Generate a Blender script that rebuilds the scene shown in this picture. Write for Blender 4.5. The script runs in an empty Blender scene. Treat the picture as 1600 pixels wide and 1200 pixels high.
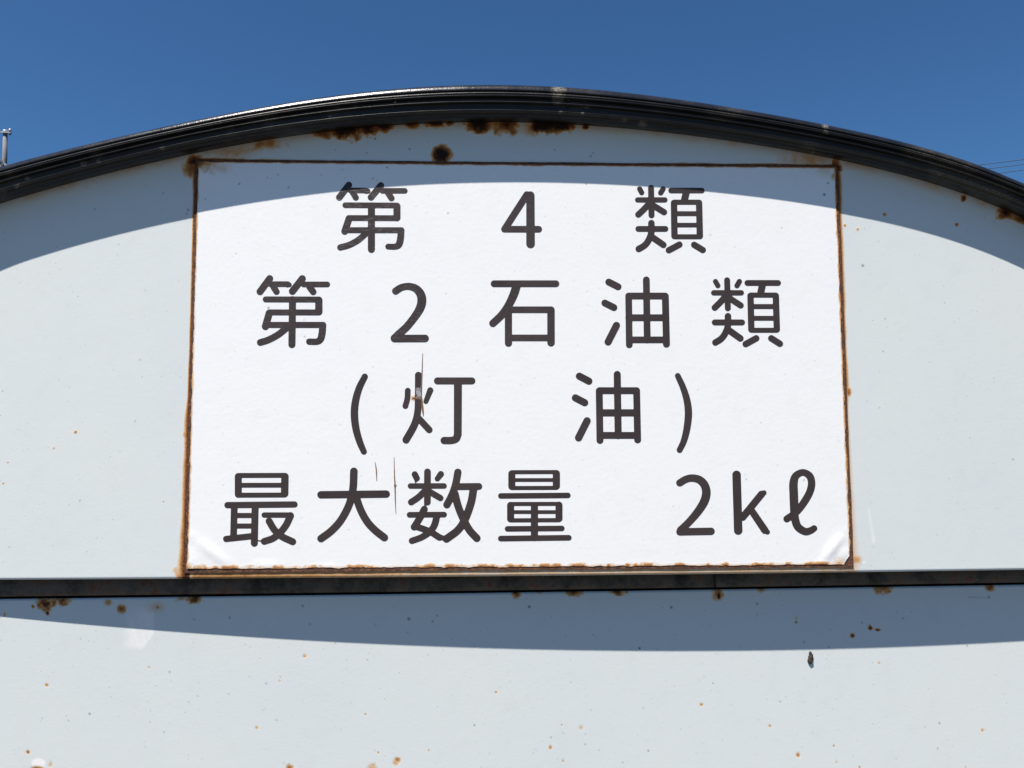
import bpy, math
import numpy as np
from mathutils import Matrix, Vector

# ------------------------------------------------------------------ camera
F = 1180.0                       # focal length in photo pixels (1600 wide)
D = 0.69                         # camera to front panel, metres
CAM = np.array([0.0, -D, 1.60])
PITCH, YAW, ROLL = math.radians(4.6), math.radians(1.36), 0.0047
fw = np.array([math.sin(YAW)*math.cos(PITCH), math.cos(YAW)*math.cos(PITCH), math.sin(PITCH)])
rt = np.cross(fw, [0, 0, 1.0]); rt /= np.linalg.norm(rt)
up = np.cross(rt, fw)
rt, up = rt*math.cos(ROLL) - up*math.sin(ROLL), up*math.cos(ROLL) + rt*math.sin(ROLL)
scn = bpy.context.scene
cd = bpy.data.cameras.new("camera"); cam = bpy.data.objects.new("camera", cd)
scn.collection.objects.link(cam)
M = Matrix(((rt[0], up[0], -fw[0], CAM[0]), (rt[1], up[1], -fw[1], CAM[1]), (rt[2], up[2], -fw[2], CAM[2]), (0, 0, 0, 1)))
cam.matrix_world = M
cd.sensor_width = 36.0; cd.lens = F/1600*36.0
cd.clip_start = 0.01; cd.clip_end = 2000
scn.camera = cam

# ------------------------------------------------------------------ world and sun
SUN_T = 2.65                      # metres the light falls per metre it travels towards the panel
SUN_X = 0.85
sd = Vector((SUN_X, 1.0, -SUN_T)).normalized()
ELEV = math.asin(-sd.z)
to = -sd
AZ = math.atan2(to.x, to.y)      # clockwise from +Y
world = bpy.data.worlds.new("World"); scn.world = world
world.use_nodes = True
wn = world.node_tree.nodes; wl = world.node_tree.links
bg = wn["Background"]
sky = wn.new("ShaderNodeTexSky"); sky.sky_type = 'NISHITA'; sky.sun_disc = False
sky.sun_elevation = ELEV; sky.sun_rotation = AZ
sky.altitude = 0; sky.air_density = 1.0; sky.dust_density = 0.3; sky.ozone_density = 3.0
tint = wn.new("ShaderNodeMix"); tint.data_type = 'RGBA'; tint.blend_type = 'MULTIPLY'; tint.inputs[0].default_value = 1.0
tint.inputs[7].default_value = (0.47, 0.80, 1.08, 1)      # clear deep-blue spring sky
wl.new(sky.outputs[0], tint.inputs[6]); wl.new(tint.outputs[2], bg.inputs[0]); bg.inputs[1].default_value = 0.05
sl = bpy.data.lights.new("sun", 'SUN'); sl.energy = 5.0; sl.angle = math.radians(0.5); sl.color = (1.0, 0.94, 0.88)
so = bpy.data.objects.new("sun", sl); scn.collection.objects.link(so)
so.rotation_mode = 'QUATERNION'; so.rotation_quaternion = sd.to_track_quat('-Z', 'Y'); so.location = (-3, -3, 8)
scn.view_settings.view_transform = 'Standard'; scn.view_settings.look = 'None'
scn.view_settings.gamma = 1.0; scn.view_settings.exposure = 0.84
scn.cycles.max_bounces = 8

# ------------------------------------------------------------------ projection helpers (numpy)
def bow(x):
    u = np.clip(np.asarray(x, float)/0.47, -1.35, 1.35)
    return -0.007*(1-u*u)
def low_y(x):
    return 0.020 + 0.0149*np.asarray(x, float)
def project(x, y, z):
    d = [x-CAM[0], y-CAM[1], z-CAM[2]]
    a = sum(d[i]*rt[i] for i in range(3)); b = sum(d[i]*up[i] for i in range(3)); c = sum(d[i]*fw[i] for i in range(3))
    return 800+F*a/c, 600-F*b/c
def hit(px, py, surf):
    px = np.asarray(px, float); py = np.asarray(py, float)
    a = (px-800)/F; b = -(py-600)/F
    dx = fw[0]+a*rt[0]+b*up[0]; dy = fw[1]+a*rt[1]+b*up[1]; dz = fw[2]+a*rt[2]+b*up[2]
    y = 0.0*px
    for _ in range(8):
        t = (y-CAM[1])/dy
        x = CAM[0]+t*dx; z = CAM[2]+t*dz
        y = surf(x, z)
    return x, y, z

def vnoise(x, y, scale, seed):
    g = np.random.RandomState(seed).rand(128, 128)
    u = np.asarray(x)/scale; v = np.asarray(y)/scale
    i = np.floor(u).astype(int); j = np.floor(v).astype(int)
    fu = u-i; fv = v-j; fu = fu*fu*(3-2*fu); fv = fv*fv*(3-2*fv)
    i0 = i % 128; i1 = (i+1) % 128; j0 = j % 128; j1 = (j+1) % 128
    return (g[i0, j0]*(1-fu)+g[i1, j0]*fu)*(1-fv)+(g[i0, j1]*(1-fu)+g[i1, j1]*fu)*fv
def fbm(x, y, scale, seed, o=4):
    s = 0; a = 1; t = 0
    for k in range(o):
        s = s+a*vnoise(x, y, scale/2**k, seed+k*7); t += a; a *= .55
    return s/t
def sstep(v, a, b):
    t = np.clip((v-a)/(b-a), 0, 1); return t*t*(3-2*t)

# ------------------------------------------------------------------ material helpers
def mat(name):
    m = bpy.data.materials.new(name); m.use_nodes = True
    nt = m.node_tree
    return m, nt, nt.nodes["Principled BSDF"]
def node(nt, t, **kw):
    n = nt.nodes.new(t)
    for k, v in kw.items():
        if k.startswith('i_'):
            n.inputs[int(k[2:]) if k[2:].isdigit() else k[2:].replace('_', ' ')].default_value = v
        else: setattr(n, k, v)
    return n
def coords(nt): return node(nt, 'ShaderNodeTexCoord').outputs['Object']
def noise(nt, scale, detail=4, rough=.6, co=None):
    n = node(nt, 'ShaderNodeTexNoise', i_Scale=scale, i_Detail=detail, i_Roughness=rough)
    nt.links.new(co if co else coords(nt), n.inputs['Vector']); return n.outputs['Fac']
def ramp(nt, fac, stops):
    r = node(nt, 'ShaderNodeValToRGB'); e = r.color_ramp.elements
    while len(e) < len(stops): e.new(0.5)
    for k, (p, c) in enumerate(stops):
        e[k].position = p; e[k].color = (*c, 1) if len(c) == 3 else c
    nt.links.new(fac, r.inputs[0]); return r.outputs[0]
def mixc(nt, fac, a, b, blend='MIX'):
    n = node(nt, 'ShaderNodeMix', data_type='RGBA', blend_type=blend)
    for s, v in ((n.inputs[0], fac), (n.inputs[6], a), (n.inputs[7], b)):
        if isinstance(v, (int, float)): s.default_value = v
        elif isinstance(v, tuple): s.default_value = (*v, 1)
        else: nt.links.new(v, s)
    return n.outputs[2]
def math_(nt, op, a, b=0.0, c=None, clamp=False):
    n = node(nt, 'ShaderNodeMath', operation=op); n.use_clamp = clamp
    for s, v in zip(n.inputs, (a, b, c)):
        if v is None: continue
        if isinstance(v, (int, float)): s.default_value = v
        else: nt.links.new(v, s)
    return n.outputs[0]
def attr(nt, name):
    return node(nt, 'ShaderNodeAttribute', attribute_name=name).outputs['Fac']
def bump(nt, bsdf, h, strength, dist=0.001, prev=None):
    b = node(nt, 'ShaderNodeBump', i_Strength=strength, i_Distance=dist)
    nt.links.new(h, b.inputs['Height'])
    if prev: nt.links.new(prev, b.inputs['Normal'])
    nt.links.new(b.outputs[0], bsdf.inputs['Normal']); return b.outputs[0]

def painted(name, base, rough, peel, speck_scale, speck_amt, tint):
    m, nt, p = mat(name); L = nt.links.new
    co = coords(nt)
    big = noise(nt, 5, 5, .6, co); fine = noise(nt, 330, 3, .6, co); mid = noise(nt, 45, 5, .7, co)
    col = mixc(nt, ramp(nt, big, [(0.35, (0, 0, 0)), (0.7, (1, 1, 1))]), base, tuple(c*t for c, t in zip(base, tint)))
    grime = ramp(nt, mid, [(0.52, (0, 0, 0)), (0.8, (1, 1, 1))])
    col = mixc(nt, math_(nt, 'MULTIPLY', grime, .15), col, tuple(c*.75 for c in (base[0], base[1]*.99, base[2]*.93)))
    # sparse pin specks of dirt
    vor = node(nt, 'ShaderNodeTexVoronoi', i_Scale=speck_scale); L(co, vor.inputs['Vector'])
    sep = node(nt, 'ShaderNodeSeparateColor'); L(vor.outputs['Color'], sep.inputs[0])
    rad = math_(nt, 'MULTIPLY', math_(nt, 'POWER', sep.outputs[0], 6.0), 0.16)
    inside = math_(nt, 'LESS_THAN', vor.outputs['Distance'], rad)
    col = mixc(nt, math_(nt, 'MULTIPLY', inside, speck_amt), col, (.16, .16, .15))
    # stains carried by the sheet itself
    spk = attr(nt, 'speck')
    col = mixc(nt, spk, col, (.035, .033, .03))
    scr = attr(nt, 'scrape')
    col = mixc(nt, scr, col, (.80, .78, .76))
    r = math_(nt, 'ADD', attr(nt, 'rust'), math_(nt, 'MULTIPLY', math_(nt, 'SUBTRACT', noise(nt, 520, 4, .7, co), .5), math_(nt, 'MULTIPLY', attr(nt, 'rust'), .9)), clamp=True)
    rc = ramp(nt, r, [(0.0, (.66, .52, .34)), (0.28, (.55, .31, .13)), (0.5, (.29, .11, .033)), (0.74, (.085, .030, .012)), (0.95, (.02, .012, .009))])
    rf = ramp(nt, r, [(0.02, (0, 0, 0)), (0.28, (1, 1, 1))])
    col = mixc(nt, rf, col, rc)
    L(col, p.inputs['Base Color'])
    rr = math_(nt, 'ADD', rough, math_(nt, 'MULTIPLY', rf, .4), clamp=True); L(rr, p.inputs['Roughness'])
    n1 = bump(nt, p, noise(nt, peel[0], 2, .5, co), peel[1], peel[2])
    n2 = bump(nt, p, noise(nt, 40, 4, .6, co), .14, .0006, n1)
    bump(nt, p, math_(nt, 'MULTIPLY', r, noise(nt, 700, 4, .7, co)), .6, .0012, n2)
    return m
M_PAINT = painted("pale_blue_grey_paint", (.603, .637, .626), .55, (420, .12, .0004), 230, .35, (1.04, 1.03, 1.0))
M_PAINT.node_tree.nodes['Principled BSDF'].inputs['Specular IOR Level'].default_value = .22
M_WHITE = painted("white_sign_paint", (.81, .808, .79), .36, (260, .15, .0005), 210, .25, (1.0, 1.0, .99))

def simple(name, base, rough, var=.3, scale=30, metallic=0, bs=.2, bd=.001, spec=.5):
    m, nt, p = mat(name); L = nt.links.new; co = coords(nt)
    n = noise(nt, scale, 5, .65, co)
    col = ramp(nt, n, [(0.3, tuple(c*(1-var) for c in base)), (0.7, tuple(min(1, c*(1+var)) for c in base))])
    L(col, p.inputs['Base Color']); p.inputs['Roughness'].default_value = rough
    p.inputs['Metallic'].default_value = metallic; p.inputs['Specular IOR Level'].default_value = spec
    bump(nt, p, noise(nt, scale*4, 4, .6, co), bs, bd)
    return m
def rubber(name, base, rough, spec):
    m, nt, p = mat(name); L = nt.links.new; co = coords(nt)
    n = noise(nt, 60, 6, .7, co); f = noise(nt, 900, 3, .7, co)
    col = ramp(nt, n, [(0.3, tuple(c*.7 for c in base)), (0.75, tuple(c*1.7 for c in base))])
    col = mixc(nt, math_(nt, 'MULTIPLY', ramp(nt, f, [(.62, (0, 0, 0)), (.75, (1, 1, 1))]), .18), col, (.09, .085, .08))
    d = math_(nt, 'MULTIPLY', attr(nt, 'dust'), ramp(nt, noise(nt, 600, 4, .8, co), [(.38, (0, 0, 0)), (.62, (1, 1, 1))]), clamp=True)
    col = mixc(nt, d, col, (.32, .28, .21))
    L(col, p.inputs['Base Color']); p.inputs['Specular IOR Level'].default_value = spec
    L(math_(nt, 'ADD', rough, math_(nt, 'MULTIPLY', n, .25)), p.inputs['Roughness'])
    bump(nt, p, noise(nt, 450, 4, .7, co), .3, .0006)
    return m
M_RUBBER = rubber("black_weathered_rubber", (.0075, .0073, .0073), .24, .30)
M_ROLL = rubber("glossy_black_edge_roll", (.012, .012, .014), .11, .5)
M_GAP = simple("dark_joint", (.004, .004, .005), .8)
M_INKm, nt, p = mat("faded_black_lettering"); co = coords(nt)
c = ramp(nt, noise(nt, 14, 5, .6, co), [(.3, (.033, .0245, .0235)), (.75, (.054, .0415, .039))])
# fine wear scratches running across the strokes
mp = node(nt, 'ShaderNodeMapping'); mp.inputs['Scale'].default_value = (160, 160, 1500); mp.inputs['Rotation'].default_value = (0, math.radians(14), 0)
nt.links.new(co, mp.inputs['Vector'])
ws = node(nt, 'ShaderNodeTexNoise', i_Scale=1.0, i_Detail=3.0); nt.links.new(mp.outputs[0], ws.inputs['Vector'])
wear = math_(nt, 'MULTIPLY', ramp(nt, ws.outputs['Fac'], [(.56, (0, 0, 0)), (.72, (1, 1, 1))]), attr(nt, 'wear'))
c = mixc(nt, math_(nt, 'MULTIPLY', wear, .6), c, (.30, .28, .26))
c = mixc(nt, attr(nt, 'bare'), c, (.36, .34, .34))
nt.links.new(c, p.inputs['Base Color']); p.inputs['Roughness'].default_value = .5; p.inputs['Specular IOR Level'].default_value = .25
bump(nt, p, noise(nt, 260, 3, .6, co), .35, .0005)
M_INK = M_INKm
m, nt, p = mat("rusty_iron"); co = coords(nt)
c = ramp(nt, noise(nt, 220, 6, .75, co), [(.3, (.030, .014, .010)), (.5, (.085, .036, .020)), (.66, (.20, .085, .035)), (.8, (.34, .19, .09))])
nt.links.new(c, p.inputs['Base Color']); p.inputs['Roughness'].default_value = .85
bump(nt, p, noise(nt, 500, 5, .7, co), .8, .001); M_RUST = m
m, nt, p = mat("grimy_black_strip"); co = coords(nt)
c = ramp(nt, noise(nt, 38, 7, .75, co), [(.36, (.022, .015, .010)), (.47, (.068, .052, .036)), (.56, (.11, .083, .058)), (.63, (.13, .05, .022)), (.72, (.04, .014, .008))])
nt.links.new(c, p.inputs['Base Color']); p.inputs['Roughness'].default_value = .75
bump(nt, p, noise(nt, 400, 5, .7, co), .5, .001); M_BAND = m
M_CRACK = simple("rusty_crack", (.20, .11, .06), .8, .5, 400)
M_COCOON = simple("cocoon_bark", (.045, .035, .028), .9, .6, 600, bs=.8)
M_CONC = simple("asphalt", (.055, .053, .050), .85, .2, 3, bs=.4, bd=.004)
M_POLE = simple("pole_concrete", (.14, .15, .165), .8, .12, 4)
M_CABLE = simple("black_cable", (.05, .08, .11), .6)
M_PORC = simple("porcelain", (.33, .34, .36), .3, .05)
M_STEEL = simple("galvanised_steel", (.35, .36, .37), .5, .15, 10, .6)

# ------------------------------------------------------------------ mesh helpers
def make(name, verts, faces, material, parent=None, smooth=False, attrs=None):
    me = bpy.data.meshes.new(name)
    if isinstance(verts, np.ndarray) and isinstance(faces, np.ndarray):
        me.vertices.add(len(verts)); me.vertices.foreach_set('co', verts.astype(np.float32).ravel())
        k = faces.shape[1]
        me.loops.add(faces.size); me.loops.foreach_set('vertex_index', faces.astype(np.int32).ravel())
        me.polygons.add(len(faces))
        me.polygons.foreach_set('loop_start', np.arange(0, faces.size, k, dtype=np.int32))
        me.update(calc_edges=True)
    else:
        me.from_pydata([tuple(map(float, v)) for v in verts], [], faces); me.update()
    me.polygons.foreach_set('use_smooth', np.full(len(me.polygons), smooth))
    for k, v in (attrs or {}).items():
        a = me.attributes.new(k, 'FLOAT', 'POINT'); a.data.foreach_set('value', np.asarray(v, np.float32).ravel())
    me.materials.append(material); me.validate()
    o = bpy.data.objects.new(name, me); scn.collection.objects.link(o)
    if parent: o.parent = parent
    return o
def empty(name, label, cat, group=None):
    o = bpy.data.objects.new(name, None); scn.collection.objects.link(o)
    tag(o, label, cat, group); return o
def tag(o, label, cat, group=None):
    o['label'] = label; o['category'] = cat
    if group: o['group'] = group
def grid_faces(nr, nc, wrap=False):
    i = np.arange(nr-1)[:, None]; j = np.arange(nc-1 if not wrap else nc)[None, :]
    a = i*nc+j; b = i*nc+(j+1) % nc
    return np.stack([a, b, b+nc, a+nc], -1).reshape(-1, 4)
def tube(pts, r, seg=8):
    V = []; Fc = []; pts = [np.array(p, float) for p in pts]
    for k, p_ in enumerate(pts):
        t = pts[min(k+1, len(pts)-1)]-pts[max(k-1, 0)]; t /= np.linalg.norm(t)
        a = np.cross(t, [0.01, 0.02, 1]) if abs(t[2]) < .9 else np.cross(t, [0, 1, 0])
        a /= np.linalg.norm(a); b = np.cross(t, a)
        rr = r[k] if isinstance(r, (list, tuple)) else r
        for s in range(seg):
            w = 2*math.pi*s/seg; V.append(p_+rr*(a*math.cos(w)+b*math.sin(w)))
    for k in range(len(pts)-1):
        for s in range(seg):
            Fc.append((k*seg+s, k*seg+(s+1) % seg, (k+1)*seg+(s+1) % seg, (k+1)*seg+s))
    Fc.append(tuple(range(seg))[::-1]); Fc.append(tuple(range((len(pts)-1)*seg, len(pts)*seg)))
    return V, Fc
def box(x0, x1, y0, y1, z0, z1):
    V = [(x, y, z) for x in (x0, x1) for y in (y0, y1) for z in (z0, z1)]
    return V, [(0, 1, 3, 2), (4, 6, 7, 5), (0, 4, 5, 1), (2, 3, 7, 6), (0, 2, 6, 4), (1, 5, 7, 3)]

# ------------------------------------------------------------------ the arch of the hood
ridge_px = np.array([(0, 296), (100, 268), (200, 242), (300, 220.5), (400, 202.5), (500, 187.5), (600, 177), (700, 171.5), (800, 171.5),
                     (900, 176), (1000, 185), (1100, 196.5), (1200, 210.5), (1300, 228), (1400, 251), (1500, 280.5), (1600, 316)], float)
RF = 0.0235                       # how far the trim stands out in front of the panel
def rfx(x): return np.polyval([.0058, .0009, -.0072, -.0013, .0236], np.clip(np.asarray(x)/.47, -1.1, 1.1))   # the hand-fitted trim stands off unevenly
rx, ry, rz = hit(ridge_px[:, 0], ridge_px[:, 1], lambda x, z: bow(x)-rfx(x))
poly = np.polyfit(rx, rz, 6); dpoly = np.polyder(poly)
xs = np.linspace(rx[0], rx[-1], 900)
arc = [(x, np.polyval(poly, x)) for x in xs]
def extend(p0, slope, sgn):
    out = []; a = math.atan(abs(slope)); x, z = p0
    R = 0.30
    while a < math.pi/2-.001:
        st = .004
        x += sgn*st*math.cos(a); z -= st*math.sin(a); a += st/R; out.append((x, z))
    while z > .25: z -= .03; out.append((x, z))
    return out
left = extend(arc[0], np.polyval(dpoly, xs[0]), -1)[::-1]
right = extend(arc[-1], np.polyval(dpoly, xs[-1]), 1)
arc = np.array(left+arc+right)
tang = np.gradient(arc, axis=0); tang /= np.linalg.norm(tang, axis=1)[:, None]
nrm = np.stack([-tang[:, 1], tang[:, 0]], 1)
X0, X1 = arc[:, 0].min(), arc[:, 0].max()

tank = empty("storage_tank", "pale blue-grey painted steel kerosene tank housing with a black ribbed trim along its arched top", "tank")

# trim profile: (distance out from the panel, height above the lowest ridge), millimetres
def ridge(h, w=1.15): return [(18.3, h-w*1.35), (20.2, h-w*.8), (21.7, h-w*.3), (22.1, h+.1), (21.5, h+w*.45), (19.4, h+w*.85), (18.0, h+w*1.25)]
prof = [(-30, -1.5), (0, -1.2), (6, -2.6), (11, -3.4), (15, -3.3), (18, -2.4)] + ridge(0) + [(18.9, 2.6), (19.2, 3.8)] + ridge(6.4)+ridge(11.2)+[(19.6, 13.4), (19.4, 14.6), (15.5, 15.0)]
prof2 = [(-18, 15.6), (16.5, 15.7), (18.7, 16.1)]+[(12.6+6.6*math.cos(a), 15.6+6.6*math.sin(a)) for a in np.radians(np.linspace(9, 62, 12))]+[(14.6, 22.0), (12.8, 22.3), (0, 22.4), (-30, 22.4)]
def sweep(name, pr, material, parent, dustf=None):
    pr = np.array(pr)/1000.0; n = len(pr)
    ks = np.polyval(np.polyfit([-.47, -.35, -.23, -.1, 0, .06, .23, .35, .47], [1.08, 1.03, 1.02, 1.16, 1.24, 1.20, 1.09, 1.04, .97], 6), np.clip(arc[:, 0], -.47, .47))   # the trim is squashed unevenly
    U = pr[None, :, 1]*np.where(pr[None, :, 1] > 0, ks[:, None], 1)
    X = arc[:, None, 0]+nrm[:, None, 0]*U
    Z = arc[:, None, 1]+nrm[:, None, 1]*U
    Y = bow(arc[:, None, 0])-pr[None, :, 0]-(rfx(arc[:, None, 0])-.022)*np.clip(pr[None, :, 0]/.016, 0, 1)+0*X
    px, py = project(X, Y, Z)
    rs = np.random.RandomState(4)
    dust = .25*sstep(fbm(px, py, 60, 3), .55, .8)
    for (cx, cy, r, s) in [(872, 142, 16, 1.4), (872, 155, 14, .8), (1290, 197, 7, 1.3), (1291, 206, 6, .8), (919, 168, 4, 1.5), (911, 176, 3, 1.3), (876, 174, 3, 1.3), (619, 161, 3, 1.6),
                           (515, 183, 5, .9), (43, 279, 6, .9), (131, 256, 7, .8), (155, 252, 6, .8), (1005, 194, 9, .8), (1270, 240, 4, 1), (1467, 273, 4, 1), (27, 290, 6, .9), (253, 232, 5, .8), (975, 188, 6, .6)]:
        q = np.sqrt((px-cx)**2+((py-cy)*1.3)**2)+5*(vnoise(px, py, 3, 11)-.5)
        dust = np.maximum(dust, s*sstep(-q, -r, -r*.3))
    V = np.stack([X, Y, Z], -1).reshape(-1, 3)
    return make(name, V, grid_faces(len(arc), n), material, parent, True, {'dust': np.clip(dust*.62, 0, 1)})
sweep("ribbed_trim", prof, M_RUBBER, tank)
sweep("edge_roll", prof2, M_ROLL, tank)

# butt joint in the trim
k0 = int(np.argmin(np.abs(project(arc[:, 0], bow(arc[:, 0])-RF, arc[:, 1])[0]-887)))
pr = np.array(prof[6:-2])/1000.0
V = []
for s in (-.0005, .0005):
    for h, u in pr:
        x = arc[k0, 0]+tang[k0, 0]*s+nrm[k0, 0]*u; z = arc[k0, 1]+tang[k0, 1]*s+nrm[k0, 1]*u
        V.append((x, float(bow(x))-h-.0003-float(rfx(x))+.022, z))
n = len(pr)
make("trim_joint", V, [(i, i+1, n+i+1, n+i) for i in range(n-1)], M_GAP, tank)

# roof sheet, side and rear of the housing
Yd = 1.15
V = np.stack([np.repeat(arc[:, 0]+nrm[:, 0]*.014, 2), np.tile([0.004, Yd], len(arc)), np.repeat(arc[:, 1]+nrm[:, 1]*.014, 2)], 1)
make("roof_sheet", V, grid_faces(len(arc), 2), M_PAINT, tank, True, {k: np.zeros(len(V)) for k in ('rust', 'speck', 'scrape')})
s = arc[::6]
V = [(a, Yd, b) for a, b in s]+[(s[-1, 0], Yd, .25), (s[0, 0], Yd, .25)]
make("rear_panel", V, [tuple(range(len(V)))], M_PAINT, tank)

# ------------------------------------------------------------------ upper front panel
zb0 = hit([800], [901], lambda x, z: bow(x))[2][0]
bot_px = np.array([(0, 906), (400, 905), (800, 901), (1200, 895), (1600, 891.5)], float)
bx, _, bz = hit(bot_px[:, 0], bot_px[:, 1], lambda x, z: bow(x)); bfit = np.polyfit(bx, bz, 2)
def zbot(x): return np.polyval(bfit, np.clip(x, bx[0]-.02, bx[-1]+.02))
PX = 0.000585
def cols(step):
    inner = np.arange(-.485, .485, step)
    return np.concatenate([np.linspace(X0+.001, -.486, 30), inner, np.linspace(.486, X1-.001, 30)])
cx = cols(PX*1.5)
aidx = np.interp(cx, arc[np.argsort(arc[:, 0]), 0], arc[np.argsort(arc[:, 0]), 1])
ztop = np.maximum(aidx+.006, zbot(cx)+.02)
nr = 470
t = np.linspace(0, 1, nr)[:, None]
X = np.repeat(cx[None, :], nr, 0); Z = zbot(cx)[None, :]*(1-t)+ztop[None, :]*t
Y = bow(X)
# rolled hem along the bottom edge
hem = np.clip(1-(Z-zbot(cx)[None, :])/.0022, 0, 1)
Yp = Y+.0022*(1-np.sqrt(np.clip(1-hem**2, 0, 1)))
px, py = project(X, Y, Z)
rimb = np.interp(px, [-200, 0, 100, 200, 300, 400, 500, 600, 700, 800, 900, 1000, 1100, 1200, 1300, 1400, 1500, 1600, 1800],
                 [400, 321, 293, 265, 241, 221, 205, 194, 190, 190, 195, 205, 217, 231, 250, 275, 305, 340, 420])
SIGN = [(307, 250.5), (1308, 259.5), (1332.5, 886.5), (288.5, 892)]       # plate corners, photo pixels
w1 = fbm(px, py, 26, 21); w2 = fbm(px, py, 9, 31)
def side(v): return v
lx = np.interp(py, [250, 892], [306, 287.5]); rxx = np.interp(py, [259, 887], [1308.5, 1333])
ty = np.interp(px, [306, 1308], [250.5, 259.5]); by = np.interp(px, [288, 1333], [892.5, 887])
dl = lx-px; dr = px-rxx; dt = ty-py; db = py-by
def halo(d, w, inside):
    return np.clip(1-np.clip(d, 0, None)/w, 0, 1)*inside
iny = sstep(py, 236, 262)*(py < 905); inx = sstep(px, 290, 306)*sstep(-px, -1350, -1330)*np.where(py < 300, sstep(px, 298, 308)*sstep(-px, -1320, -1309), 1)
wl_ = np.interp(py, [250, 300, 480, 620, 650, 800, 905], [10, 4.5, 3.2, 4.2, 8.5, 10, 14])*(.7+.6*w1)
wr_ = np.interp(py, [250, 290, 340, 560, 610, 640, 760, 905], [6, 8, 6, 4.5, 6.5, 3.2, 8, 13])*(.65+.7*w1)
rust = .78*halo(dl, wl_, iny)**1.35*(dl > -8)
rust = np.maximum(rust, np.interp(py, [250, 600, 640, 900], [.70, .58, .32, .24])*halo(dr, wr_, iny)*(dr > -8))
rust = np.maximum(rust, .88*np.interp(px, [300, 600, 1310], [1, .62, .9])*halo(dt, 1.5+6*w1*np.interp(px, [300, 480, 1000, 1310], [1.3, .35, .5, 1.1]), inx)*(dt > -8))
rust = np.maximum(rust, np.interp(px, [280, 430, 700, 1330], [.50, .42, .27, .25])*(.75+.5*w2)*halo(db, 40, inx)*(db > -6))
def blob(f, cx_, cy_, r, s, ax=1.0, wob=.9):
    global _q
    q = np.sqrt(((px-cx_)/ax)**2+(py-cy_)**2)+wob*r*(w2-.5)+wob*.6*r*(w1-.5)
    return np.maximum(f, s*np.clip(1-q/r, 0, 1)**.8)
for b in [(690, 241, 19, 1.25, 1, .5), (690, 240, 8, 1.6, 1, .5), (303, 264, 20, .62, 1.0, .9), (305, 252, 12, 1.0, 1.4, .8),
          (415, 226, 14, .45, 2.6), (505, 208, 12, .8, 1.6), (545, 203, 17, 1.25, 2.0), (574, 200, 15, 1.3, 1.5), (600, 197, 12, .9, 1.8), (640, 193, 9, .9, 2.0),
          (680, 191, 11, 1.2, 1.7), (702, 191, 7, .8, 1.6), (748, 194, 17, 1.2, 1.5), (790, 195, 17, .85, 1.6), (850, 194, 17, 1.5, 1.6), (878, 197, 15, 1.3, 1.5), (832, 200, 15, .4, 1.6),
          (915, 199, 6, .9, 1), (360, 238, 16, .30, 3.0), (1506, 310, 6, .8, 1), (1572, 332, 13, 1.0, 1.5), (1598, 342, 12, .9, 1.2), (1262, 250, 18, .28, 2.8),
          (1326, 612, 9, .62, .6, .4), (289, 680, 7, .5, .7), (286, 895, 17, .55, 1), (1338, 874, 13, .34, 1)]:
    rust = blob(rust, *b)
spk_extra = []
for (a, b_, r, s) in [(118, 675, 3.2, .65), (84, 700, 2.4, .4), (12, 722, 2.3, .5), (5, 755, 2.4, .5), (255, 783, 2.6, .4), (44, 701, 1.8, .3), (1382, 335, 4, .55), (1495, 351, 4.2, .7), (1340, 358, 3, .5), (1320, 352, 3, .6)]:
    q = np.hypot(px-a, (py-b_)*(.8+.4*((a*7.3) % 1)))+1.6*(w2-.5); rust = np.maximum(rust, .78*s*np.clip(1.2-q/(r*.85), 0, 1)); spk_extra.append((a, b_, r*.45, s*.8))
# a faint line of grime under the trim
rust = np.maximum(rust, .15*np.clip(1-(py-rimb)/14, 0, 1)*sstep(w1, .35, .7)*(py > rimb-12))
spk = 0*px
def specks(lst, f):
    for e in lst:
        a, b_, r, s = e[:4]; ax = e[4] if len(e) > 4 else 1
        q = np.sqrt(((px-a)*ax)**2+((py-b_)/(1 if ax <= 1 else 1))**2); f = np.maximum(f, .85*s*np.clip(1.4-q/(r*.85), 0, 1))
    return f
rs = np.random.RandomState(8)
lst = [(640, 233, 2, .8), (573, 239, 1.6, .7), (586, 217, 2, .9), (524, 234, 1.6, .5), (867, 234, 1.6, .7), (923, 244, 1.7, .9), (927, 239, 1.4, .8), (255, 302, 1.6, .6), (294, 328, 2, .9), (292, 334, 1.6, .8), (148, 327, 1.8, .6), (228, 290, 1.4, .5),
       (1348, 415, 2.6, .8), (1383, 498, 1.7, .5), (1380, 549, 1.5, .6), (211, 658, 1.6, .6), (125, 782, 1.5, .7), (4, 611, 1.5, .6), (1583, 718, 1.8, .6), (14, 855, 1.4, .6), (219, 562, 2.4, .3), (1476, 473, 1.4, .5), (1374, 637, 1.4, .5), (1540, 340, 1.5, .4)]
lst += [(rs.uniform(0, 1600), rs.uniform(330, 890), rs.uniform(.9, 1.5), rs.uniform(.12, .4)) for _ in range(130)]+spk_extra
spk = specks(lst, spk)
scr = 0*px
q = np.abs((px-(1357+(py-795)*.165)))/np.interp(py, [790, 835, 848], [1.0, 2.0, 3.2]); scr = np.maximum(scr, .45*np.clip(1.4-q, 0, 1)*(py > 794)*(py < 848))
q = np.hypot((px-1349)/2.4, py-879+(px-1349)*.3); scr = np.maximum(scr, .8*np.clip(1.5-q/1.6, 0, 1))
V = np.stack([X, Yp, Z], -1).reshape(-1, 3)
make("upper_front_panel", V, grid_faces(nr, len(cx)), M_PAINT, tank, True, {'rust': np.clip(rust, 0, 1), 'speck': np.clip(spk, 0, 1), 'scrape': np.clip(scr, 0, 1)})
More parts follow.
